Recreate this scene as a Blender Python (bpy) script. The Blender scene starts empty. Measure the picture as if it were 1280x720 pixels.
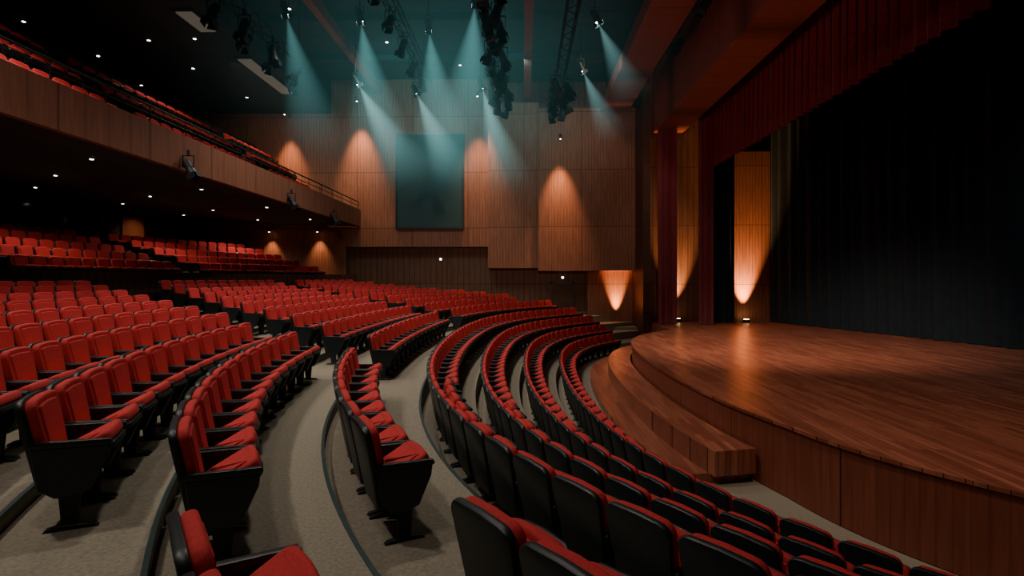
import bpy, bmesh, math, random
from mathutils import Vector, Matrix
random.seed(4)
SC=bpy.context.scene; COL=SC.collection
CX,CY=16.0,14.5
CAMZ=3.3
# ------------------------------------------------------------ materials
def newmat(name):
    m=bpy.data.materials.new(name); m.use_nodes=True
    nt=m.node_tree; b=nt.nodes['Principled BSDF']; return m,nt,b
def N(nt,t,**k):
    n=nt.nodes.new(t)
    for a,v in k.items(): setattr(n,a,v)
    return n
def L(nt,a,b): nt.links.new(a,b)
def ramp(nt,fac,c1,c2,p1=0.0,p2=1.0):
    r=N(nt,'ShaderNodeValToRGB'); e=r.color_ramp.elements
    e[0].position=p1; e[0].color=(*c1,1); e[1].position=p2; e[1].color=(*c2,1)
    L(nt,fac,r.inputs[0]); return r.outputs[0]
def noise_mat(name,c1,c2,scale,rough,bump=0.0,detail=4,metal=0,spec=None,sheen=0):
    m,nt,b=newmat(name)
    tc=N(nt,'ShaderNodeTexCoord'); n=N(nt,'ShaderNodeTexNoise')
    n.inputs['Scale'].default_value=scale; n.inputs['Detail'].default_value=detail
    L(nt,tc.outputs['Object'],n.inputs['Vector'])
    L(nt,ramp(nt,n.outputs[0],c1,c2,.3,.7),b.inputs['Base Color'])
    b.inputs['Roughness'].default_value=rough; b.inputs['Metallic'].default_value=metal
    if spec is not None: b.inputs['Specular IOR Level'].default_value=spec
    if sheen: b.inputs['Sheen Weight'].default_value=sheen
    if bump:
        bp=N(nt,'ShaderNodeBump'); bp.inputs['Strength'].default_value=bump; bp.inputs['Distance'].default_value=.01
        L(nt,n.outputs[0],bp.inputs['Height']); L(nt,bp.outputs[0],b.inputs['Normal'])
    return m
RED=noise_mat('red_fabric',(.50,.022,.026),(.63,.036,.036),60,.85,.3)
BLACK=noise_mat('black_plastic',(.007,.014,.016),(.012,.023,.026),20,.42)
METAL=noise_mat('black_metal',(.008,.011,.012),(.014,.018,.019),30,.5,spec=.3)
CARPET=noise_mat('carpet',(.205,.18,.135),(.315,.28,.215),38,.95,.6,8)
NOSE=noise_mat('nosing',(.01,.035,.038),(.02,.05,.05),10,.5)
DARK=noise_mat('dark_paint',(.012,.02,.024),(.02,.032,.036),2,.8)
CEIL=noise_mat('ceiling_paint',(.012,.021,.024),(.02,.034,.037),1.5,.85)
VELV=noise_mat('red_velvet',(.17,.010,.020),(.25,.015,.028),8,.9,.1,sheen=.2)
BLKV=noise_mat('black_drape',(.006,.014,.022),(.010,.020,.030),4,.95)
SCREEN=noise_mat('screen_cloth',(.012,.046,.048),(.014,.054,.056),3,.6)
GLASS=noise_mat('dark_glass',(.008,.012,.015),(.012,.018,.02),3,.1)

def wood_wall(name,axis,c1,c2,slat=.10,pw=3.0,ph=3.0,rough=.5,groove=.35):
    m,nt,b=newmat(name)
    tc=N(nt,'ShaderNodeTexCoord'); sp=N(nt,'ShaderNodeSeparateXYZ'); L(nt,tc.outputs['Object'],sp.inputs[0])
    if axis=='A':
        sx=N(nt,'ShaderNodeMath',operation='SUBTRACT'); sx.inputs[1].default_value=CX; L(nt,sp.outputs[0],sx.inputs[0])
        sy=N(nt,'ShaderNodeMath',operation='SUBTRACT'); sy.inputs[1].default_value=CY; L(nt,sp.outputs[1],sy.inputs[0])
        nx=N(nt,'ShaderNodeMath',operation='MULTIPLY'); nx.inputs[1].default_value=-1; L(nt,sx.outputs[0],nx.inputs[0])
        at=N(nt,'ShaderNodeMath',operation='ARCTAN2'); L(nt,sy.outputs[0],at.inputs[0]); L(nt,nx.outputs[0],at.inputs[1])
        mu=N(nt,'ShaderNodeMath',operation='MULTIPLY'); mu.inputs[1].default_value=13.5; L(nt,at.outputs[0],mu.inputs[0])
        u=mu.outputs[0]
    else: u=sp.outputs[0 if axis=='X' else 1]
    cb=N(nt,'ShaderNodeCombineXYZ'); L(nt,u,cb.inputs[0]); L(nt,sp.outputs[2],cb.inputs[1])
    mp=N(nt,'ShaderNodeMapping'); mp.inputs['Scale'].default_value=(6,.5,1); L(nt,cb.outputs[0],mp.inputs[0])
    n=N(nt,'ShaderNodeTexNoise'); n.inputs['Scale'].default_value=2; n.inputs['Detail'].default_value=5; L(nt,mp.outputs[0],n.inputs['Vector'])
    col=ramp(nt,n.outputs[0],c1,c2,.3,.7)
    fr=N(nt,'ShaderNodeMath',operation='PINGPONG'); fr.inputs[1].default_value=slat/2; L(nt,u,fr.inputs[0])
    mr=N(nt,'ShaderNodeMapRange'); mr.inputs[1].default_value=0; mr.inputs[2].default_value=max(slat*.12,.004); mr.inputs[3].default_value=groove; mr.inputs[4].default_value=1
    L(nt,fr.outputs[0],mr.inputs[0])
    br=N(nt,'ShaderNodeTexBrick'); br.offset=0; br.inputs['Scale'].default_value=1
    br.inputs['Brick Width'].default_value=pw; br.inputs['Row Height'].default_value=ph; br.inputs['Mortar Size'].default_value=.014
    br.inputs['Color1'].default_value=(1,1,1,1); br.inputs['Color2'].default_value=(.86,.84,.84,1); br.inputs['Mortar'].default_value=(.25,.25,.25,1)
    L(nt,cb.outputs[0],br.inputs['Vector'])
    m1=N(nt,'ShaderNodeMix',data_type='RGBA',blend_type='MULTIPLY'); m1.inputs[0].default_value=1
    L(nt,col,m1.inputs[6]); L(nt,br.outputs[0],m1.inputs[7])
    m2=N(nt,'ShaderNodeMix',data_type='RGBA',blend_type='MULTIPLY'); m2.inputs[0].default_value=1
    L(nt,m1.outputs[2],m2.inputs[6]); L(nt,mr.outputs[0],m2.inputs[7])
    L(nt,m2.outputs[2],b.inputs['Base Color']); b.inputs['Roughness'].default_value=rough
    b.inputs['Specular IOR Level'].default_value=.3
    return m
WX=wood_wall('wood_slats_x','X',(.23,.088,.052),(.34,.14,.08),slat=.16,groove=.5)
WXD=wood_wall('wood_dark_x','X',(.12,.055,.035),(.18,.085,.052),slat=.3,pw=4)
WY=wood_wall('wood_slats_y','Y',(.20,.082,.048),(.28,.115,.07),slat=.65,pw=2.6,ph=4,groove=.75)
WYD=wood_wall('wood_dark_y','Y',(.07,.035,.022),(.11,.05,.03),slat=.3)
WA=wood_wall('stage_front_wood','A',(.22,.060,.034),(.31,.092,.052),slat=.16,pw=2.4,ph=5,rough=.4,groove=.75)
BEAM=wood_wall('beam_wood','Y',(.24,.065,.045),(.33,.090,.060),slat=8,pw=6,ph=9,rough=.5)

def floor_wood():
    m,nt,b=newmat('stage_floor_wood')
    tc=N(nt,'ShaderNodeTexCoord'); sp=N(nt,'ShaderNodeSeparateXYZ'); L(nt,tc.outputs['Object'],sp.inputs[0])
    cb=N(nt,'ShaderNodeCombineXYZ'); L(nt,sp.outputs[1],cb.inputs[0]); L(nt,sp.outputs[0],cb.inputs[1])
    br=N(nt,'ShaderNodeTexBrick'); br.offset=.37; br.inputs['Scale'].default_value=1
    br.inputs['Brick Width'].default_value=1.1; br.inputs['Row Height'].default_value=.11; br.inputs['Mortar Size'].default_value=.004
    br.inputs['Color1'].default_value=(.25,.072,.041,1); br.inputs['Color2'].default_value=(.45,.152,.09,1); br.inputs['Mortar'].default_value=(.07,.022,.013,1)
    L(nt,cb.outputs[0],br.inputs['Vector'])
    mp=N(nt,'ShaderNodeMapping'); mp.inputs['Scale'].default_value=(12,.8,1); L(nt,tc.outputs['Object'],mp.inputs[0])
    n=N(nt,'ShaderNodeTexNoise'); n.inputs['Scale'].default_value=2; n.inputs['Detail'].default_value=6; L(nt,mp.outputs[0],n.inputs['Vector'])
    g=ramp(nt,n.outputs[0],(.75,.75,.75),(1.05,1.05,1.05),.3,.7)
    m1=N(nt,'ShaderNodeMix',data_type='RGBA',blend_type='MULTIPLY'); m1.inputs[0].default_value=1
    L(nt,br.outputs[0],m1.inputs[6]); L(nt,g,m1.inputs[7]); L(nt,m1.outputs[2],b.inputs['Base Color'])
    b.inputs['Roughness'].default_value=.32
    return m
WF=floor_wood()
def emis(name,c,s,base=None):
    m,nt,b=newmat(name); b.inputs['Base Color'].default_value=(*(base or c),1)
    b.inputs['Emission Color'].default_value=(*c,1); b.inputs['Emission Strength'].default_value=s; return m
E_WHITE=emis('lamp_white',(1,.92,.8),10)
E_TEAL=emis('lamp_teal',(.75,1,1),60)
E_WARM=emis('lamp_warm',(1,.6,.25),30)
E_PANEL=emis('panel_glow',(.75,.62,.48),.10,(.02,.02,.02))

# ------------------------------------------------------------ mesh helpers
def setmeta(o,label=None,category=None,group=None,kind=None):
    if label: o['label']=label
    if category: o['category']=category
    if group: o['group']=group
    if kind: o['kind']=kind
def link(o,parent=None):
    COL.objects.link(o)
    if parent: o.parent=parent
    return o
def mesh_of(name,geo,mats,smooth=True,ang=35):
    V,F,M=geo
    me=bpy.data.meshes.new(name); me.from_pydata([tuple(v) for v in V],[],F)
    for m in mats: me.materials.append(m)
    if M: me.polygons.foreach_set('material_index',M)
    if smooth:
        me.shade_smooth(); me.set_sharp_from_angle(angle=math.radians(ang))
    me.update(); return me
def obj(name,geo,mats,parent=None,smooth=True,loc=None,rot=None,**meta):
    o=bpy.data.objects.new(name,mesh_of(name,geo,mats,smooth))
    if loc: o.location=loc
    if rot: o.rotation_euler=rot
    link(o,parent); setmeta(o,**meta); return o
def empty(name,loc,rot=(0,0,0),parent=None,**meta):
    o=bpy.data.objects.new(name,None); o.empty_display_size=.1; o.location=loc; o.rotation_euler=rot
    link(o,parent); setmeta(o,**meta); return o
def bm_geo(bm,mi=0):
    bm.verts.ensure_lookup_table(); bm.verts.index_update()
    V=[v.co.copy() for v in bm.verts]; F=[[v.index for v in f.verts] for f in bm.faces]
    bm.free(); return V,F,[mi]*len(F)
def xf(geo,mat): return [mat@v for v in geo[0]],geo[1],geo[2]
def join(*gs):
    V=[];F=[];M=[]
    for g in gs:
        o=len(V); V+=list(g[0]); F+=[[i+o for i in f] for f in g[1]]; M+=g[2]
    return V,F,M
def remat(g,i): return g[0],g[1],[i]*len(g[1])
def box(x0,x1,y0,y1,z0,z1,bev=0,seg=2):
    bm=bmesh.new(); bmesh.ops.create_cube(bm,size=1)
    for v in bm.verts:
        v.co=Vector(((x0+x1)/2+v.co.x*(x1-x0),(y0+y1)/2+v.co.y*(y1-y0),(z0+z1)/2+v.co.z*(z1-z0)))
    if bev: bmesh.ops.bevel(bm,geom=bm.edges[:],offset=bev,segments=seg,affect='EDGES',profile=.5)
    return bm_geo(bm)
def prism(pts,plane,a,b,bev=0,seg=2,inset=None):
    def P(p,t):
        if plane=='XZ': return (p[0],t,p[1])
        if plane=='YZ': return (t,p[0],p[1])
        return (p[0],p[1],t)
    bm=bmesh.new()
    A=[bm.verts.new(P(p,a)) for p in pts]; B=[bm.verts.new(P(p,b)) for p in pts]
    fa=bm.faces.new(A); fb=bm.faces.new(B[::-1]); n=len(pts)
    for i in range(n): bm.faces.new([A[i],B[i],B[(i+1)%n],A[(i+1)%n]])
    bmesh.ops.recalc_face_normals(bm,faces=bm.faces[:])
    if bev:
        es=list(set(fa.edges[:]+fb.edges[:]))
        bmesh.ops.bevel(bm,geom=es,offset=bev,segments=seg,affect='EDGES',profile=.5)
    if inset:
        big=[f for f in bm.faces if len(f.verts)>=n-1 and f.calc_area()>.02]
        if big:
            key=1 if plane=='XZ' else 2
            f=max(big,key=lambda f:f.calc_center_median()[key])
            bmesh.ops.inset_region(bm,faces=[f],thickness=inset[0],depth=-inset[1])
            bmesh.ops.inset_region(bm,faces=[f],thickness=.012,depth=inset[1]*1.8)
    return bm_geo(bm)
def rrect(w0,w1,h,rt,rb,arch=0,n=4):
    pts=[]
    def arc(cx,cz,r,a0,a1):
        for i in range(n+1):
            a=math.radians(a0+(a1-a0)*i/n); pts.append((cx+r*math.cos(a),cz+r*math.sin(a)))
    arc(w0/2-rb,rb,rb,-90,0); arc(w1/2-rt,h-rt,rt,0,90)
    if arch: pts.append((0,h+arch))
    arc(-w1/2+rt,h-rt,rt,90,180); arc(-w0/2+rb,rb,rb,180,270)
    return pts
def cyl(p0,p1,r,seg=8,r1=None):
    p0=Vector(p0);p1=Vector(p1); d=p1-p0; r1=r if r1 is None else r1
    q=d.to_track_quat('Z','Y').to_matrix()
    V=[];F=[]
    for t,rr in ((p0,r),(p1,r1)):
        for i in range(seg):
            a=2*math.pi*i/seg; V.append(t+q@Vector((rr*math.cos(a),rr*math.sin(a),0)))
    for i in range(seg): F.append([i,(i+1)%seg,seg+(i+1)%seg,seg+i])
    F.append(list(range(seg))[::-1]); F.append([seg+i for i in range(seg)])
    return V,F,[0]*len(F)
# ------------------------------------------------------------ camera
cam=bpy.data.cameras.new('camera'); co=bpy.data.objects.new('camera',cam); COL.objects.link(co)
co.location=(0,0,CAMZ); co.rotation_euler=(math.radians(90),0,math.atan(15/700))
cam.sensor_width=36; cam.lens=36*700/1280; cam.shift_y=-12/1280; cam.clip_end=200; cam.clip_start=.05
SC.camera=co
th=math.atan(15/700)
def proj(x,y,z):
    xc=x*math.cos(th)+y*math.sin(th); yc=-x*math.sin(th)+y*math.cos(th)
    if yc<.3: return None
    return 640+700*xc/yc, 348-700*(z-CAMZ)/yc, yc
# ------------------------------------------------------------ seating curve
A_,B_=.0215,.000348
YC=14.2; X0=-2.8
def slope(u):
    v=abs(u); m=A_*v+B_*v**3 if v<11 else A_*11+B_*1331+.12*(v-11)
    return m if u>0 else -m*.85
BASE=[]
dy=.25
def integ(sign):
    x=X0; out=[]; u=0
    while u<26:
        out.append((x,YC-sign*u,slope(sign*u) if u>0 else 0))
        m=abs(slope(sign*(u+dy/2))); x+=m*dy; u+=dy
    return out
near=integ(1); far=integ(-1)
for x,y,s in near[::-1]+far[1:]:
    n=Vector((1,s)).normalized(); BASE.append((Vector((x,y)),n))
BASE=[b for b in BASE if -9<b[0].y<38]
def curve(off): return [p+n*off for p,n in BASE]
def clampp(p): return (max(p.x,-18.12),min(max(p.y,-6.12),30.76))
ROWS=[(4.08,0),(3.08,.3),(2.12,.65),(1.17,1.0),(-.05,1.35),(-1.25,1.50),(-2.15,1.64)]
z=1.64
for i,dz in enumerate([.11,.1,.1,.1,.1,.11,.11]):
    z+=dz; ROWS.append((-3.08-.92*i,z))
UP=[(-10.3,3.05),(-11.2,3.35),(-12.1,3.65),(-13.0,3.95),(-13.9,4.2),(-14.8,4.4)]
def floor_geo():
    prof=[(4.9,0)]
    for i,(R,zz) in enumerate(ROWS):
        rb=R-.40; prof.append((rb,zz))
        if i+1<len(ROWS): prof.append((rb,ROWS[i+1][1]))
    prof[-1]=(-9.45,ROWS[-1][1]); prof.append((-9.45,UP[0][1]))
    for i,(R,zz) in enumerate(UP):
        if i+1<len(UP): prof+= [(R-.42,zz),(R-.42,UP[i+1][1])]
    prof.append((-22,UP[-1][1]))
    V=[];F=[]; n=len(BASE)
    for off,zz in prof:
        for p in curve(off):
            x,y=clampp(p); V.append(Vector((x,y,zz)))
    for k in range(len(prof)-1):
        for j in range(n-1):
            a=k*n+j; q=[a,a+1,a+n+1,a+n]
            if len({(round(V[i].x,3),round(V[i].y,3),round(V[i].z,3)) for i in q})>=3: F.append(q)
    o=len(V)
    pts=curve(4.9)
    for p in pts: V.append(Vector((20.5,clampp(p)[1],0)))
    for j in range(n-1): F.append([o+j,o+j+1,j+1,j])
    return V,F,[0]*len(F)
obj('floor',floor_geo(),[CARPET],smooth=False,kind='structure',label='stepped beige carpeted auditorium floor in curved tiers',category='floor')
def arc_strip(o0,o1,z0,z1,ya,yb):
    m=(o0+o1)/2; idx=[i for i,(p,n) in enumerate(BASE) if ya<=(p+n*m).y<=yb]
    V=[]
    for i in idx:
        p,n=BASE[i]
        for o,zz in ((o0,z0),(o1,z0),(o1,z1),(o0,z1)):
            q=p+n*o; V.append(Vector((q.x,q.y,zz)))
    F=[]
    for i in range(len(idx)-1):
        o=4*i
        for a,b in ((0,1),(1,2),(2,3),(3,0)): F.append([o+a,o+b,o+4+b,o+4+a])
    e=4*(len(idx)-1)
    F.append([0,1,2,3]); F.append([e+3,e+2,e+1,e])
    bm=bmesh.new(); vs=[bm.verts.new(v) for v in V]
    for f in F: bm.faces.new([vs[i] for i in f])
    bmesh.ops.recalc_face_normals(bm,faces=bm.faces[:])
    return bm_geo(bm)
for i in range(3,12):
    R=ROWS[i][0]-.40; zz=ROWS[i+1][1]
    obj('trim_%d'%(i-2),arc_strip(R-.025,R+.008,zz-.035,zz+.008,-4,29),[NOSE],kind='structure',label='dark green rubber nosing along a carpeted tier edge',category='trim')
obj('wall_parapet',arc_strip(-9.5,-9.32,ROWS[-1][1],3.5,-3,29.9),[WYD],kind='structure',label='low dark wood parapet wall in front of rear seating tier',category='wall')
R=ROWS[3][0]-.40
s=obj('aisle_step',arc_strip(R,R+.3,1.0,1.18,3.1,4.1),[CARPET],label='beige carpeted half step with dark nosing in aisle',category='step')
obj('nosing',arc_strip(R+.27,R+.315,1.15,1.19,3.1,4.1),[NOSE],parent=s)
# ------------------------------------------------------------ chair
SCL=Matrix.Diagonal((1,.90,.92,1))
tilt=Matrix.Translation((0,-.17,.33))@Matrix.Rotation(math.radians(11),4,'X')
def back_parts(lo=False):
    n=2 if lo else 5; sg=1 if lo else 3
    shell=prism(rrect(.43,.525,.70,.085,.05,.008,n),'XZ',-.055,-.002,.014,1 if lo else 2)
    shell=xf(shell,SCL@tilt@Matrix.Translation((0,0,-.07)))
    cush=prism(rrect(.42,.485,.555,.08,.04,.010,n),'XZ',-.006,.070,.026,sg,None if lo else (.03,.009))
    cush=xf(cush,SCL@tilt@Matrix.Translation((0,0,.060)))
    return shell,cush
def seat_parts(lo=False,ang=22):
    n=2 if lo else 4
    M=SCL@Matrix.Translation((0,-.13 if ang<50 else -.01,.40 if ang<50 else .33))@Matrix.Rotation(math.radians(ang),4,'X')
    out=[(p[0],p[1]) for p in rrect(.42,.445,.43,.07,.03,.01,n)]
    cu=prism(out,'XY',.0,.095,.03,1 if lo else 3,None if lo else (.03,.006))
    pan=prism([(x*.97,y*.96+.01) for x,y in out],'XY',-.045,.001,.012,1)
    return xf(cu,M),xf(pan,M)
def side(s,lo=False):
    x0,x1=(.236,.266) if s>0 else (-.266,-.236)
    pts=[(-.24,.60),(.235,.585),(.225,.50),(.12,.275),(.02,.235),(-.10,.235),(-.20,.31)]
    pan=prism(pts,'YZ',x0,x1,.006,1)
    ar=prism([(-.25,.60),(.245,.585),(.255,.605),(.24,.628),(-.24,.645),(-.26,.63)],'YZ',x0-(.014 if s>0 else .004),x1+(.004 if s>0 else .014),.007,1 if lo else 2)
    leg=join(prism([(-.055,0.02),(.045,0.02),(.06,.25),(-.075,.25)],'YZ',x0,x1,.004,1),
             prism([(-.17,0),(.17,0),(.15,.022),(.06,.035),(-.07,.035),(-.15,.022)],'YZ',x0-.016*(s>0)-.004*(s<0),x1+.004*(s>0)+.012*(s<0),.004,1))
    return xf(pan,SCL),xf(ar,SCL),xf(leg,SCL)
def full_parts(ang):
    sh,cu=back_parts(); sc,sp=seat_parts(ang=ang)
    P=[('backrest',sh,BLACK),('back_cushion',cu,RED),('seat_cushion',sc,RED),('seat_pan',sp,BLACK)]
    for s in (1,-1):
        pan,ar,leg=side(s); P+=[('side_panel',pan,BLACK),('armrest',ar,BLACK),('leg',leg,METAL)]
    return P
PROTO={}; MID={}; LOW={}
for key,ang in (('open',27),('tipped',76)):
    fp=full_parts(ang)
    PROTO[key]=[(nm,mesh_of(nm,g,[m])) for nm,g,m in fp]
    MID[key]=mesh_of('theater_seat',join(*[remat(g,0 if m is RED else 1) for _,g,m in fp]),[RED,BLACK])
    sh,cu=back_parts(True); sc,sp=seat_parts(True,ang)
    gs=[remat(sh,1),remat(cu,0),remat(sc,0),remat(sp,1)]
    for s in (1,-1):
        for g in side(s,True): gs.append(remat(g,1))
    LOW[key]=join(*gs)
seats=[]
def arcrow(off,z,ya,yb,row,pitch=.565,rev=False):
    C=curve(off); pts=[];nr=[]
    for i,p in enumerate(C):
        if ya<=p.y<=yb:
            pts.append(p); nr.append(BASE[i][1])
    if len(pts)<3: return
    i0=next(i for i,p in enumerate(C) if p is pts[0]); 
    if i0>0:
        a,b=C[i0-1],C[i0]; t=(ya-a.y)/max(b.y-a.y,1e-6); pts.insert(0,a+(b-a)*t); nr.insert(0,nr[0])
    i1=next(i for i,p in enumerate(C) if p is pts[-1])
    if i1+1<len(C):
        a,b=C[i1],C[i1+1]; t=(yb-a.y)/max(b.y-a.y,1e-6); pts.append(a+(b-a)*t); nr.append(nr[-1])
    cum=[0]
    for a,b in zip(pts[:-1],pts[1:]): cum.append(cum[-1]+(b-a).length)
    tot=cum[-1]; n=int(tot/pitch); j=0
    ss=[(k+.5)*pitch for k in range(n)]
    if rev: ss=[tot-s for s in ss][::-1]
    for s in ss:
        while cum[j+1]<s: j+=1
        t=(s-cum[j])/(cum[j+1]-cum[j]); p=pts[j]+(pts[j+1]-pts[j])*t; nn=(nr[j]*(1-t)+nr[j+1]*t)
        if p.x<-17.2: continue
        tip=(row<4 and p.y<9) or (row==4 and p.y<3.3)
        seats.append((p.x,p.y,z,math.atan2(nn.y,nn.x)-math.pi/2,'tipped' if tip else 'open',row))
for i,(off,zz) in enumerate(ROWS):
    if i<4:
        arcrow(off,zz,[2.6,2.0,1.4,.9][i],[25.0,26.2,27.2,27.9][i],i)
    else:
        k=-off
        if i<=6: arcrow(off,zz,[.6,.9,.3][i-4],[3.0,2.45,1.7][i-4],i,rev=True)
        e1=9.1+.72*k; s2=10.6+.8*k
        arcrow(off,zz,[4.12,3.47,3.62][i-4] if i<7 else 3.1,min(e1,27),i)
        s3=19+.55*k
        arcrow(off,zz,s2,min(s3,28.3),i)
        if s3+1.2<27: arcrow(off,zz,s3+1.2,28.2 if off>-2 else 29.0,i)
for R,zz in UP[:5]:
    for ya,yb in ((4,13),(14.2,20.5),(21.7,28.8)): arcrow(R,zz,ya,yb,20)
BZ0,BDZ=6.45,.80
for k in range(4):
    X=-10.0-k; zz=BZ0+BDZ*k
    y=6.0
    while y<29:
        if not (15<y<16 or 23.3<y<24.3): seats.append((X,y,zz,-math.pi/2,'open',99))
        y+=.565
vis=[]
for s in seats:
    p=proj(s[0],s[1],s[2]+.6)
    if p is None or p[0]<-90 or p[0]>1370 or p[1]<-40 or p[1]>880: continue
    vis.append((p[2],s))
vis.sort(key=lambda t:t[0])
GROUP='red theater seats in curved rows'
for idx,(d,(x,y,z,r,key,row)) in enumerate(vis[:300]):
    if key=='tipped': lab='red theater seat with tipped-up cushion and black back shell'
    elif idx<3: lab='red theater seat with black armrests beside carpeted aisle'
    else: lab='red upholstered theater seat with black side panels'
    if idx<130:
        e=empty('theater_seat',(x,y,z),(0,0,r),label=lab,category='seat',group=GROUP)
        for nm,me in PROTO[key]:
            c=bpy.data.objects.new(nm,me); COL.objects.link(c); c.parent=e
    else:
        o=bpy.data.objects.new('theater_seat',MID[key]); o.location=(x,y,z); o.rotation_euler=(0,0,r)
        COL.objects.link(o); setmeta(o,label=lab,category='seat',group=GROUP)
def many(lst):
    V=[];F=[];M=[]
    for (x,y,z,r,key,row) in lst:
        c,s=math.cos(r),math.sin(r); o=len(V); G=LOW[key]
        for v in G[0]: V.append((x+c*v[0]-s*v[1],y+s*v[0]+c*v[1],z+v[2]))
        F+=[[i+o for i in f] for f in G[1]]; M+=G[2]
    return V,F,M
rest=[t[1] for t in vis[300:]]
print('seats visible',len(vis),'rest',len(rest))
obj('theater_seat_rows',many(rest),[RED,BLACK],smooth=False,label='distant rows of red theater seats on raked floor and balcony',category='seats',kind='stuff',group=GROUP)
# ------------------------------------------------------------ stage
SH=1.1; SO=6.12
top=[(p.x-(.13*(8.5-p.y) if p.y<8.5 else 0),p.y) for p in curve(SO) if -5.8<p.y<24.6]
top+=[(6.3,25.6),(6.2,26.6),(6.2,28.85),(20,28.85),(20,-5.8)]
nc=len(top)-5
st=empty('stage',(12,14,0),label='large curved wooden thrust stage with plank floor',category='stage')
def polyp(pts,z0,z1):
    bm=bmesh.new(); A=[bm.verts.new((x,y,z0)) for x,y in pts]; B=[bm.verts.new((x,y,z1)) for x,y in pts]
    bm.faces.new(A); bm.faces.new(B[::-1]); n=len(pts)
    for i in range(n): bm.faces.new([A[i],B[i],B[(i+1)%n],A[(i+1)%n]])
    bmesh.ops.recalc_face_normals(bm,faces=bm.faces[:]); return bm_geo(bm)
inner=[(x+.03 if i<nc else x,y) for i,(x,y) in enumerate(top)]
def place(name,g,mats):
    o=bpy.data.objects.new(name,mesh_of(name,g,mats,False)); link(o); o.parent=st; o.matrix_parent_inverse=Matrix.Translation((-12,-14,0)); return o
place('stage_body',polyp(inner,0.0,SH-.05),[WA])
place('stage_floor',polyp(top,SH-.05,SH),[WF])
obj('stage_step',arc_strip(SO-.04,5.35,0.16,.56,9.0,23.8),[WF],smooth=False,label='curved wooden step along the front of the stage',category='step')
obj('stage_step',arc_strip(SO-.04,4.75,0.0,.16,9.1,24.0),[WF],smooth=False,label='low wide curved wooden base step at stage front',category='step')
# ------------------------------------------------------------ walls
def sbox(name,a,mats,label,cat='wall'):
    return obj(name,box(*a),mats,smooth=False,kind='structure',label=label,category=cat)
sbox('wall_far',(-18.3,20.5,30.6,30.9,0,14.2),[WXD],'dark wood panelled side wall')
sbox('wall_far_upper',(-18,-1.9,30.0,30.6,5.0,14),[WX],'upper slatted warm wood wall panelling')
sbox('wall_far_balcony',(-18,-9.6,30.0,30.6,2.0,5.0),[WX],'wood wall under balcony lit by small downlights')
sbox('wall_far_center',(-1.9,.75,29.6,30.6,3.85,12.6),[WX],'slatted wood wall panel lit by warm downlight')
sbox('wall_far_box',(.75,5.8,29.3,30.6,3.7,12.2),[WX],'projecting slatted wood wall box beside stage')
sbox('wall_rear',(-18.3,-18,-6,30.6,3.5,14.2),[WYD],'dark rear wall of auditorium')
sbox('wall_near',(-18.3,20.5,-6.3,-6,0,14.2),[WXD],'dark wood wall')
sbox('wall_stage',(20.2,20.5,-6,30.6,0,14.2),[DARK],'black stage house wall')
sbox('wall_return',(5.8,6.15,27.4,30.6,0,14),[WYD],'dark proscenium return wall beside curtain')
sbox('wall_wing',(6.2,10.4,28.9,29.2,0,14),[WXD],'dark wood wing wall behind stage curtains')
sbox('wall_wing_panel',(10.55,12.4,28.5,28.75,1.1,9.7),[WX],'tall slatted wood panel lit by stage uplight')
sbox('ceiling',(-10.4,20.5,-6,30.6,14,14.3),[CEIL],'dark auditorium ceiling','ceiling')
sbox('ceiling_balcony',(-18.3,-10.4,-6,30.6,12.2,14.3),[CEIL],'lower dark ceiling above balcony','ceiling')
sbox('wall_far_lower',(3.4,5.8,30.0,30.6,0,3.7),[WX],'wood wall lit from below by uplight')
sbox('floor_landing',(2.9,5.8,28.8,30.0,0,.8),[CARPET],'raised carpeted landing at side wall','floor')
for a,l in (((4.0,5.4,2,29.2,11.95,12.6),'long red-brown wooden ceiling beam panel'),
            ((6.25,7.7,0,27.3,10.35,13.9),'deep red-brown wooden proscenium header beam')):
    obj('ceiling_beam',box(*a,.02,1),[BEAM],smooth=False,label=l,category='beam')
for a in ((.0,.35,4,29.5,12.7,13.2),(-7.9,-7.6,4,29.9,13.2,13.7)):
    obj('ceiling_beam',box(*a,.02,1),[BEAM],smooth=False,label='narrow dark wooden ceiling beam running lengthwise',category='beam')
for y in (15.0,19.0,22.5,26.5):
    obj('ceiling_beam',box(-10.35,3.9,y,y+.35,13.72,13.98,.02,1),[DARK],smooth=False,label='dark cross beam under the ceiling',category='beam')
for ya,yb in ((18.2,19.8),(22.2,26.5)):
    f=obj('ceiling_light_panel',box(-11.6,-10.9,ya,yb,12.12,12.2,.01,1),[DARK],smooth=False,label='long rectangular dimly glowing ceiling light panel',category='ceiling light')
    obj('diffuser',box(-11.52,-10.98,ya+.08,yb-.08,12.08,12.121),[E_PANEL],parent=f,smooth=False)
dr=sbox('door_1',(1.55,2.65,30.5,30.6,0.8,3.0),[WYD],'dark double door in side wall','door')
for a in ((1.45,1.55,30.45,30.6,.8,3.1),(2.65,2.75,30.45,30.6,.8,3.1),(1.45,2.75,30.45,30.6,3.0,3.1)):
    obj('door_frame',box(*a),[BLACK],parent=dr,smooth=False)
sbox('door_2',(-18,-17.9,24.6,26.0,4.4,6.1),[WX],'warm wood door in rear wall','door')
for i,(a,b) in enumerate(((18.6,20.0),(20.2,21.6),(21.9,23.3))):
    sbox('window_%d'%(i+1),(-18,-17.95,a,b,5.3,6.1),[GLASS],'dark control booth window in rear wall','window')
scr=obj('projection_screen',box(-6.80,-3.30,29.86,29.93,6.02,10.98,.01,1),[SCREEN],smooth=False,label='dark teal rectangular screen hung on wood wall',category='screen')
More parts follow.
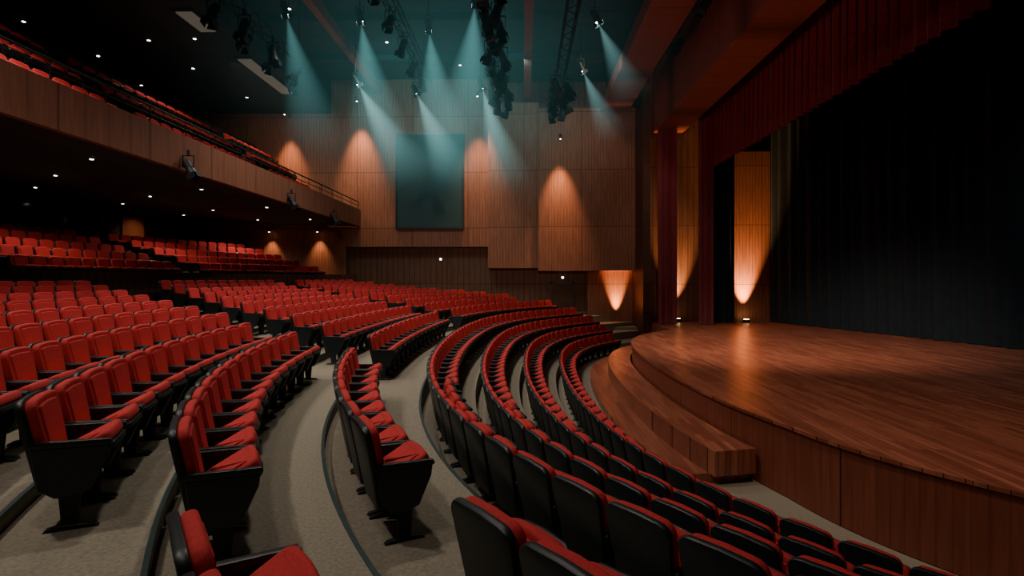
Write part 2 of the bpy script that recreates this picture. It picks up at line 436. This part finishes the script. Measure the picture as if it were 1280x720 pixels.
for a in ((-6.88,-6.80,29.83,30,5.95,11.05),(-3.30,-3.22,29.83,30,5.95,11.05),(-6.8,-3.3,29.83,30,10.98,11.05),(-6.8,-3.3,29.83,30,5.95,6.02)):
    obj('screen_frame',box(*a),[BLACK],parent=scr,smooth=False)
# ------------------------------------------------------------ balcony
bal=empty('balcony',(-9,15,6),label='cantilevered balcony with wood fascia and metal railing',category='balcony')
def bp(name,g,m):
    o=obj(name,g,[m],parent=bal,smooth=False); o.matrix_parent_inverse=Matrix.Translation((9,-15,-6)); return o
bp('fascia',box(-8.95,-8.8,-5.9,29.95,6.1,7.0),WY)
bp('soffit',prism([(-8.95,6.1),(-17.95,6.35),(-17.95,6.5),(-8.95,6.25)],'XZ',-5.9,29.95),CEIL)
for k in range(8):
    zt=BZ0+BDZ*min(k,5)
    bp('tier',box(-10.5-k if k<7 else -17.95,-9.5-k if k else -8.95,-5.9,29.95,6.27 if k==0 else zt-BDZ-.1,zt),CARPET if k<4 else DARK)
rail=[cyl((-8.87,0,7.40),(-8.87,29.9,7.40),.028,8),cyl((-8.87,0,7.2),(-8.87,29.9,7.2),.014,6)]
y=0.5
while y<29.9:
    rail.append(cyl((-8.87,y,6.98),(-8.87,y,7.40),.016,6)); y+=1.4
bp('railing',join(*rail),METAL)
# ------------------------------------------------------------ curtains
def curtain(name,path,z0,z1,wl,amp,mat,label,cat='curtain'):
    pts=[Vector(p) for p in path]; segs=[]; tot=0
    for a,b in zip(pts[:-1],pts[1:]): segs.append((tot,a,b)); tot+=(b-a).length
    n=max(8,int(tot/(wl/8))); V=[];F=[]; nz=6; ph=0
    for i in range(n+1):
        s=tot*i/n
        for t0,a,b in segs:
            if s<=t0+(b-a).length+1e-6: break
        d=(b-a).normalized(); p=a+d*(s-t0); nn=Vector((-d.y,d.x)); ph+=(2*math.pi/8)*(1+.25*math.sin(i*.31)+.15*math.sin(i*.83))
        for k in range(nz+1):
            t=k/nz; am=amp*(1-.35*t)*(1+.25*math.sin(s*1.7+t))
            q=p+nn*am*math.sin(ph+.25*math.sin(3*t)); V.append(Vector((q.x,q.y,z0+(z1-z0)*t)))
    for i in range(n):
        for k in range(nz):
            a=i*(nz+1)+k; F.append([a,a+nz+1,a+nz+2,a+1])
    return obj(name,(V,F,[0]*len(F)),[mat],label=label,category=cat)
curtain('stage_curtain',[(6.35,26.7),(7.25,26.6)],1.12,13.9,.30,.12,VELV,'dark red velvet stage curtain gathered at stage edge')
curtain('stage_curtain',[(8.35,27.0),(9.0,26.8)],1.12,13.9,.26,.10,VELV,'narrow dark red velvet leg curtain beside wing')
curtain('black_leg_curtain',[(9.15,28.0),(10.4,27.9)],1.12,13.9,.3,.08,BLKV,'black masking leg curtain')
curtain('valance',[(8.95,26.6),(8.95,-2)],8.55,12.4,.42,.09,VELV,'dark red pleated valance across the stage opening')
curtain('black_backdrop_curtain',[(12.4,28.6),(13.6,24.5),(15.0,19),(16.2,13),(17,6),(17.2,-2)],1.12,13.9,.6,.11,BLKV,'black pleated backdrop curtain around stage')
# ------------------------------------------------------------ lamps
def spot(loc,target,power,angle,color,blend=.6,rad=.06,name='spot'):
    l=bpy.data.lights.new(name,'SPOT'); l.energy=power; l.spot_size=math.radians(angle); l.spot_blend=blend; l.color=color; l.shadow_soft_size=rad
    o=bpy.data.objects.new(name,l); o.location=loc
    o.rotation_euler=(Vector(target)-Vector(loc)).to_track_quat('-Z','Y').to_euler(); COL.objects.link(o); return o
WARM=(1,.56,.29)
def downlight(x,y,z,em=E_WHITE,r=.045,lab='small round recessed downlight glowing in ceiling',grp='recessed downlights'):
    o=obj('downlight',cyl((0,0,-.02),(0,0,.0),r*1.5,12),[METAL],loc=(x,y,z),label=lab,category='downlight',group=grp)
    obj('lens',cyl((0,0,-.03),(0,0,-.018),r,12),[em],parent=o)
for (x,ys) in ((-10.2,(9,13,17.5,22,26.5)),(-13.2,(11.5,15.5,19.5,23.5,27.5)),(-16,(14,18,22,26))):
    for y in ys: downlight(x,y,6.1+(-8.95-x)*.25/9.0,r=.042)
for x,y in ((-17.3,19),(-14,20.6),(-17,22),(-14,23.4),(-13.6,27.2),(-17.6,25.4),(-12.2,20.5)):
    downlight(x,y,12.2,r=.055)
for x,y in ((-9.3,22),(-6.2,25.2),(-3.2,28)):
    downlight(x,y,14,r=.065)
def wall_lamp(x,y,z,lab):
    o=obj('wall_lamp',box(-.09,.09,-.06,.06,-.06,.06,.015),[METAL],loc=(x,y,z),label=lab,category='lamp')
    obj('lens',cyl((0,-.075,0),(0,-.055,0),.06,12),[E_WHITE],parent=o)
wall_lamp(-4.55,30.54,4.35,'small bright round wall lamp on dark wood wall')
wall_lamp(2.1,30.54,3.35,'small bright lamp above dark door')
for x,y,yw,zt,p in ((-12.6,29.2,30,12.05,1700),(-8.75,29.15,30,12.7,2700),(-2.4,28.8,29.6,12.8,2700),(1.85,28.45,29.3,10.5,2400)):
    o=obj('wall_washer',join(cyl((0,0,-.12),(0,0,.12),.07,12),cyl((0,0,.0),(0,yw-y,.0),.02,6)),[METAL],loc=(x,y,zt),label='small black downlight fixture bracketed off wood wall',category='lamp',group='wall washers')
    obj('lens',cyl((0,0,-.135),(0,0,-.118),.04,12),[E_WARM],parent=o)
    spot((x,y,zt-.16),(x,yw,zt-4.2),p,46,WARM,1.0,.12)
for x,p in ((-13.6,200),(-11.0,220)):
    o=obj('wall_washer',join(cyl((0,0,-.12),(0,0,.12),.06,12),cyl((0,0,.0),(0,.4,.0),.02,6)),[METAL],loc=(x,29.6,5.9),label='small black downlight fixture bracketed off wood wall',category='lamp',group='wall washers')
    obj('lens',cyl((0,0,-.135),(0,0,-.118),.035,12),[E_WARM],parent=o)
    spot((x,29.6,5.75),(x,30.0,4.0),p,64,WARM,1.0,.05)
def uplight(x,y,z,ty,p,ang=46,h=3.4):
    o=obj('stage_uplight',join(box(-.16,.16,-.10,.10,.0,.10,.015),box(-.13,.13,-.07,.07,.09,.17,.01)),[METAL],loc=(x,y,z),label='small black floor uplight at base of wood wall',category='uplight',group='floor uplights')
    obj('lens',box(-.11,.11,-.055,.055,.168,.182),[E_WARM],parent=o,smooth=False)
    spot((x,y,z+.22),(x,ty,z+h),p,ang,(1,.48,.17),.9,.05)
uplight(4.9,29.68,0.8,30.1,3600,40)
uplight(7.75,28.4,SH,28.9,6500,44,5)
uplight(11.05,28.1,SH,28.55,9500,46,5)
def truss(x,y0,y1,z):
    g=[]; h=.17
    for dx in (-h,h):
        for dz in (-h,h): g.append(cyl((x+dx,y0,z+dz),(x+dx,y1,z+dz),.028,6))
    y=y0; k=0
    while y<y1-.4:
        a,b=(-h,h) if k%2 else (h,-h)
        g.append(cyl((x-h,y,z+a),(x-h,y+.45,z+b),.014,5)); g.append(cyl((x+h,y,z+a),(x+h,y+.45,z+b),.014,5))
        g.append(cyl((x+a,y,z-h),(x+b,y+.45,z-h),.014,5)); y+=.45;k+=1
    t=obj('lighting_truss',join(*g),[METAL],label='black square lighting truss hung from ceiling',category='truss',group='lighting trusses')
    for yy in (y0+1,(y0+y1)/2,y1-1):
        obj('cable',cyl((x,yy,z+.1),(x,yy,13.99),.015,5),[METAL],parent=t)
lamp_body=mesh_of('lamp_body',join(cyl((0,0,.14),(0,0,-.10),.13,14),cyl((0,0,.24),(0,0,.14),.07,14,.12),cyl((0,0,-.10),(0,0,-.30),.13,14,.17)),[METAL])
lamp_yoke=mesh_of('yoke',join(box(-.19,-.17,-.025,.025,-.04,.34),box(.17,.19,-.025,.025,-.04,.34),box(-.19,.19,-.025,.025,.32,.345),box(-.03,.03,-.04,.04,.34,.52)),[METAL],False)
doorg=[]
for a in range(4):
    doorg.append(xf(box(-.13,.13,.165,.175,-.47,-.29),Matrix.Rotation(a*math.pi/2,4,'Z')))
lamp_doors=mesh_of('barn_doors',join(*doorg),[METAL],False)
lens_on=mesh_of('lens',cyl((0,0,-.305),(0,0,-.29),.14,14),[E_TEAL])
lens_off=mesh_of('lens',cyl((0,0,-.305),(0,0,-.29),.15,14),[GLASS])
def stage_light(x,y,ztop,tilt=(0,0),on=False,sc=1.0):
    e=empty('stage_light',(x,y,ztop-.52*sc),label='black theatrical spotlight with barn doors'+(' casting a teal beam' if on else ' hung from truss'),category='stage light',group='stage lights')
    e.scale=(sc,sc,sc)
    for me,t in ((lamp_yoke,0),(lamp_body,1),(lamp_doors,1),(lens_on if on else lens_off,1)):
        c=bpy.data.objects.new(me.name.split('.')[0],me); COL.objects.link(c); c.parent=e
        if t: c.rotation_euler=(tilt[0],tilt[1],0)
    return e
for x,y0,y1,zz in ((-.95,10,26,11.6),(1.45,8,25.5,11.4),(-8.5,10,22,11.4),(-4.3,10,25,12.2)):
    truss(x,y0,y1,zz)
def r(a,b): return random.uniform(a,b)
for i in range(20): stage_light(-.95+(.2 if i%2 else -.2),14.2+i*.58,11.5,(r(-.7,.2),r(-.6,.6)),sc=1.0)
for i in range(7): stage_light(-8.5+(.2 if i%2 else -.2),15.5+i*.95,11.3,(r(-.7,.2),r(-.2,.7)),sc=1.0)
for i in range(9): stage_light(1.45+(.25 if i%2 else -.25),21.4+i*.45,11.25,(r(-.6,.3),r(-.6,.6)),sc=1.05)
for i in range(5): stage_light(-4.3,16+i*1.9,12.05,(r(-.5,.2),r(-.4,.4)),sc=.9)
for i in range(3): stage_light(5.8,15+i*3.0,12.6,(r(-.5,.2),.5))
for y,zz in ((14.2,6.35),(20.6,6.35),(25.2,6.2)):
    stage_light(-8.62,y,zz+.25,(0,-.5),sc=.8)
# ------------------------------------------------------------ haze beams
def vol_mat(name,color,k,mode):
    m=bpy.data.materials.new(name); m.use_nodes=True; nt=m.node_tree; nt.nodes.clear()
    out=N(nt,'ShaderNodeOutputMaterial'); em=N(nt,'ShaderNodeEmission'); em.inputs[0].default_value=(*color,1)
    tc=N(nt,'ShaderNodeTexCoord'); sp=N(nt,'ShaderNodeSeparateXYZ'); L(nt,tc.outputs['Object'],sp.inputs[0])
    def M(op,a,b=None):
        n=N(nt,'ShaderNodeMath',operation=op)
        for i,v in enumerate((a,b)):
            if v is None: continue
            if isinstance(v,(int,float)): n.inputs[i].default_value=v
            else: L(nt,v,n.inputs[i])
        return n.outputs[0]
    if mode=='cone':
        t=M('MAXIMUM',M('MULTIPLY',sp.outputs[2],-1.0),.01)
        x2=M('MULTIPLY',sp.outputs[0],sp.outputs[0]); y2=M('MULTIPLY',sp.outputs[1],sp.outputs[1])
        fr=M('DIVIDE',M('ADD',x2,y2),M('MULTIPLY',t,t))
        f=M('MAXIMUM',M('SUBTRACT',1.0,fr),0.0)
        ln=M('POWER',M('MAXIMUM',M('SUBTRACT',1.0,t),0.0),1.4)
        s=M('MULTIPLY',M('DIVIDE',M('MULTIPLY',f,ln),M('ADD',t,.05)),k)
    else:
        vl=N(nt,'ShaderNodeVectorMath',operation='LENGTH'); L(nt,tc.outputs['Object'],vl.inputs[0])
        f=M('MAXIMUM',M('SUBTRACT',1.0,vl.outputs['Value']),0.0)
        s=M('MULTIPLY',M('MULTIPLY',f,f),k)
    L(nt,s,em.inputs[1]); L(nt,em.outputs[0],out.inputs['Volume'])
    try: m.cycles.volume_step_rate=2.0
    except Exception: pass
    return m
VB=vol_mat('beam_haze',(.36,.80,.80),.32,'cone')  # beam glow put into the cone volume as emission, not lit by the lamps
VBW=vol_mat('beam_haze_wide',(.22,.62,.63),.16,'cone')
HZ=vol_mat('teal_haze',(.12,.42,.42),.026,'ball')  # haze brightness painted in as emission, no light is scattered
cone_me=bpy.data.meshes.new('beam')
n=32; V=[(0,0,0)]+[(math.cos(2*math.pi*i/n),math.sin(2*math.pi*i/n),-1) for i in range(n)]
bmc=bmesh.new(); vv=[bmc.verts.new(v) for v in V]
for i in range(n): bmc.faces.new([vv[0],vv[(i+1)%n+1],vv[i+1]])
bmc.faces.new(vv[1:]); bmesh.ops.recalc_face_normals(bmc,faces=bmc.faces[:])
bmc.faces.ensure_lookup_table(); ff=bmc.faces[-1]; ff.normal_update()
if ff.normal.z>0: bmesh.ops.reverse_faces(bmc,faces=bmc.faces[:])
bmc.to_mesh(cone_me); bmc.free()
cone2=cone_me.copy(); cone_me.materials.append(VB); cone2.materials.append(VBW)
def beam(x,y,z,tx,ty,tz,ln,rad,wide=False,light=True):
    d=Vector((tx-x,ty-y,tz-z)).normalized(); e=d.to_track_quat('-Z','Y').to_euler()
    if light:
        sl=stage_light(x,y,z+.52,(0,0),True,.8)
        for c in sl.children:
            if c.name.split('.')[0]!='yoke': c.rotation_euler=e
        sl.location.z=z
        obj('hanger_pipe',cyl((0,0,.5),(0,0,(13.98-z)/.8),.03,8),[METAL],parent=sl)
    p=Vector((x,y,z))+d*.3
    o=bpy.data.objects.new('light_beam',cone2 if wide else cone_me); o.location=p; o.rotation_euler=e; o.scale=(rad,rad,ln)
    COL.objects.link(o); setmeta(o,label='soft teal light beam in theater haze below spotlight',category='light beam',group='light beams',kind='stuff')
for a in ((-7.27,24,11.9,-5.2,25.5,8,4.8,1.6),(-4.72,24,11.5,-3.2,25.5,8,4.4,1.4),(-1.9,24.6,11.9,-.8,26,8,4.8,1.5),
          (2.42,24,12.4,3.7,24.5,9.8,3.2,.95),(2.39,19,12.2,3.6,19.3,9.8,2.9,.85)):
    beam(*a)
for a in ((-5.9,20,12.8,-5.6,22,8,6.5,2.3,True),(-1.6,18.4,12.6,-2.2,21,8,6.5,2.3,True),(-8.2,19,12.6,-7.9,21.5,8,5.5,1.7,True),(-3.6,21,12.9,-3.4,24,8,6.5,2.3,True)):
    beam(*a)
bm=bmesh.new(); bmesh.ops.create_icosphere(bm,subdivisions=3,radius=1)
hz=obj('haze',bm_geo(bm),[HZ],loc=(-3.0,21,11.5),label='thin teal theatrical haze under the ceiling',category='haze',kind='stuff'); hz.scale=(11,10,6)
# ------------------------------------------------------------ lighting
AUD=(1,.88,.76)
for x,y,p in ((-2.8,1.5,400),(-7,4,1150),(-3,9,1000),(-9.3,10,1350),(-2.6,15,1000),(-6.3,18,1450),(-2.6,22,850),(-13,8,350)):
    spot((x,y,11.9 if x>-13 else 12),(x-.6,y+.6,1),p,115,AUD,.8,.25)
for y in (10,16,22,27): spot((-13.5,y,6.0),(-13.8,y,2),130,150,(1,.8,.65),.8,.1)
for y,p in ((12,90),(20,340),(27,380)): spot((-12.5,y,12.0),(-11.5,y,7),p,110,(1,.75,.55),.8,.1)
for x,y,p in ((-6,23,400),(0,24,400)): spot((x,y,12.7),(x,30,10.5),p,120,(.3,.85,.9),.9,.2)  # added teal fill on the far wall, no fixture behind it
for x in (-12,-6.5,3.2): spot((x,22.5,12.9 if x>-10 else 12),(x,30,7.0),260,100,(1,.72,.5),.9,.2)  # added warm fill lifting the wall brightness, source unseen
spot((-16.6,25.3,6.2),(-17.95,25.3,4.6),50,90,WARM,.9,.05)  # spot added to bring out the rear door, no fixture modelled
spot((0,-4,7.5),(-3,30.6,3.8),3200,30,(1,.68,.5),.9,.3)  # unseen fill added behind the camera to brighten the recessed lower wall
spot((2.0,-4,7.0),(4.6,17,12.6),3000,36,(1,.55,.42),.9,.3)  # spot added out of frame to light the beam undersides
# stage wash
spot((1.5,12,12.8),(8.5,19,1),8800,52,(1,.78,.60),.9,.2)
spot((3,3,12.8),(8,9,1),2100,55,(1,.76,.58),.9,.2)
spot((2.9,10,13.2),(7.3,26.6,6),1300,24,(1,.7,.6),.8,.2)  # added light that brightens the red stage curtains, no fixture
spot((2.9,8,12.0),(8.95,16,10.5),120,75,(1,.7,.6),.9,.2)  # faint light added on the valance, without a lamp of its own
spot((11.5,13,12.5),(16.3,12,3),450,100,(.4,.85,1),.9,.2)
w=bpy.data.worlds.new('world'); SC.world=w; w.use_nodes=True
w.node_tree.nodes['Background'].inputs[0].default_value=(.02,.05,.06,1); w.node_tree.nodes['Background'].inputs[1].default_value=.3
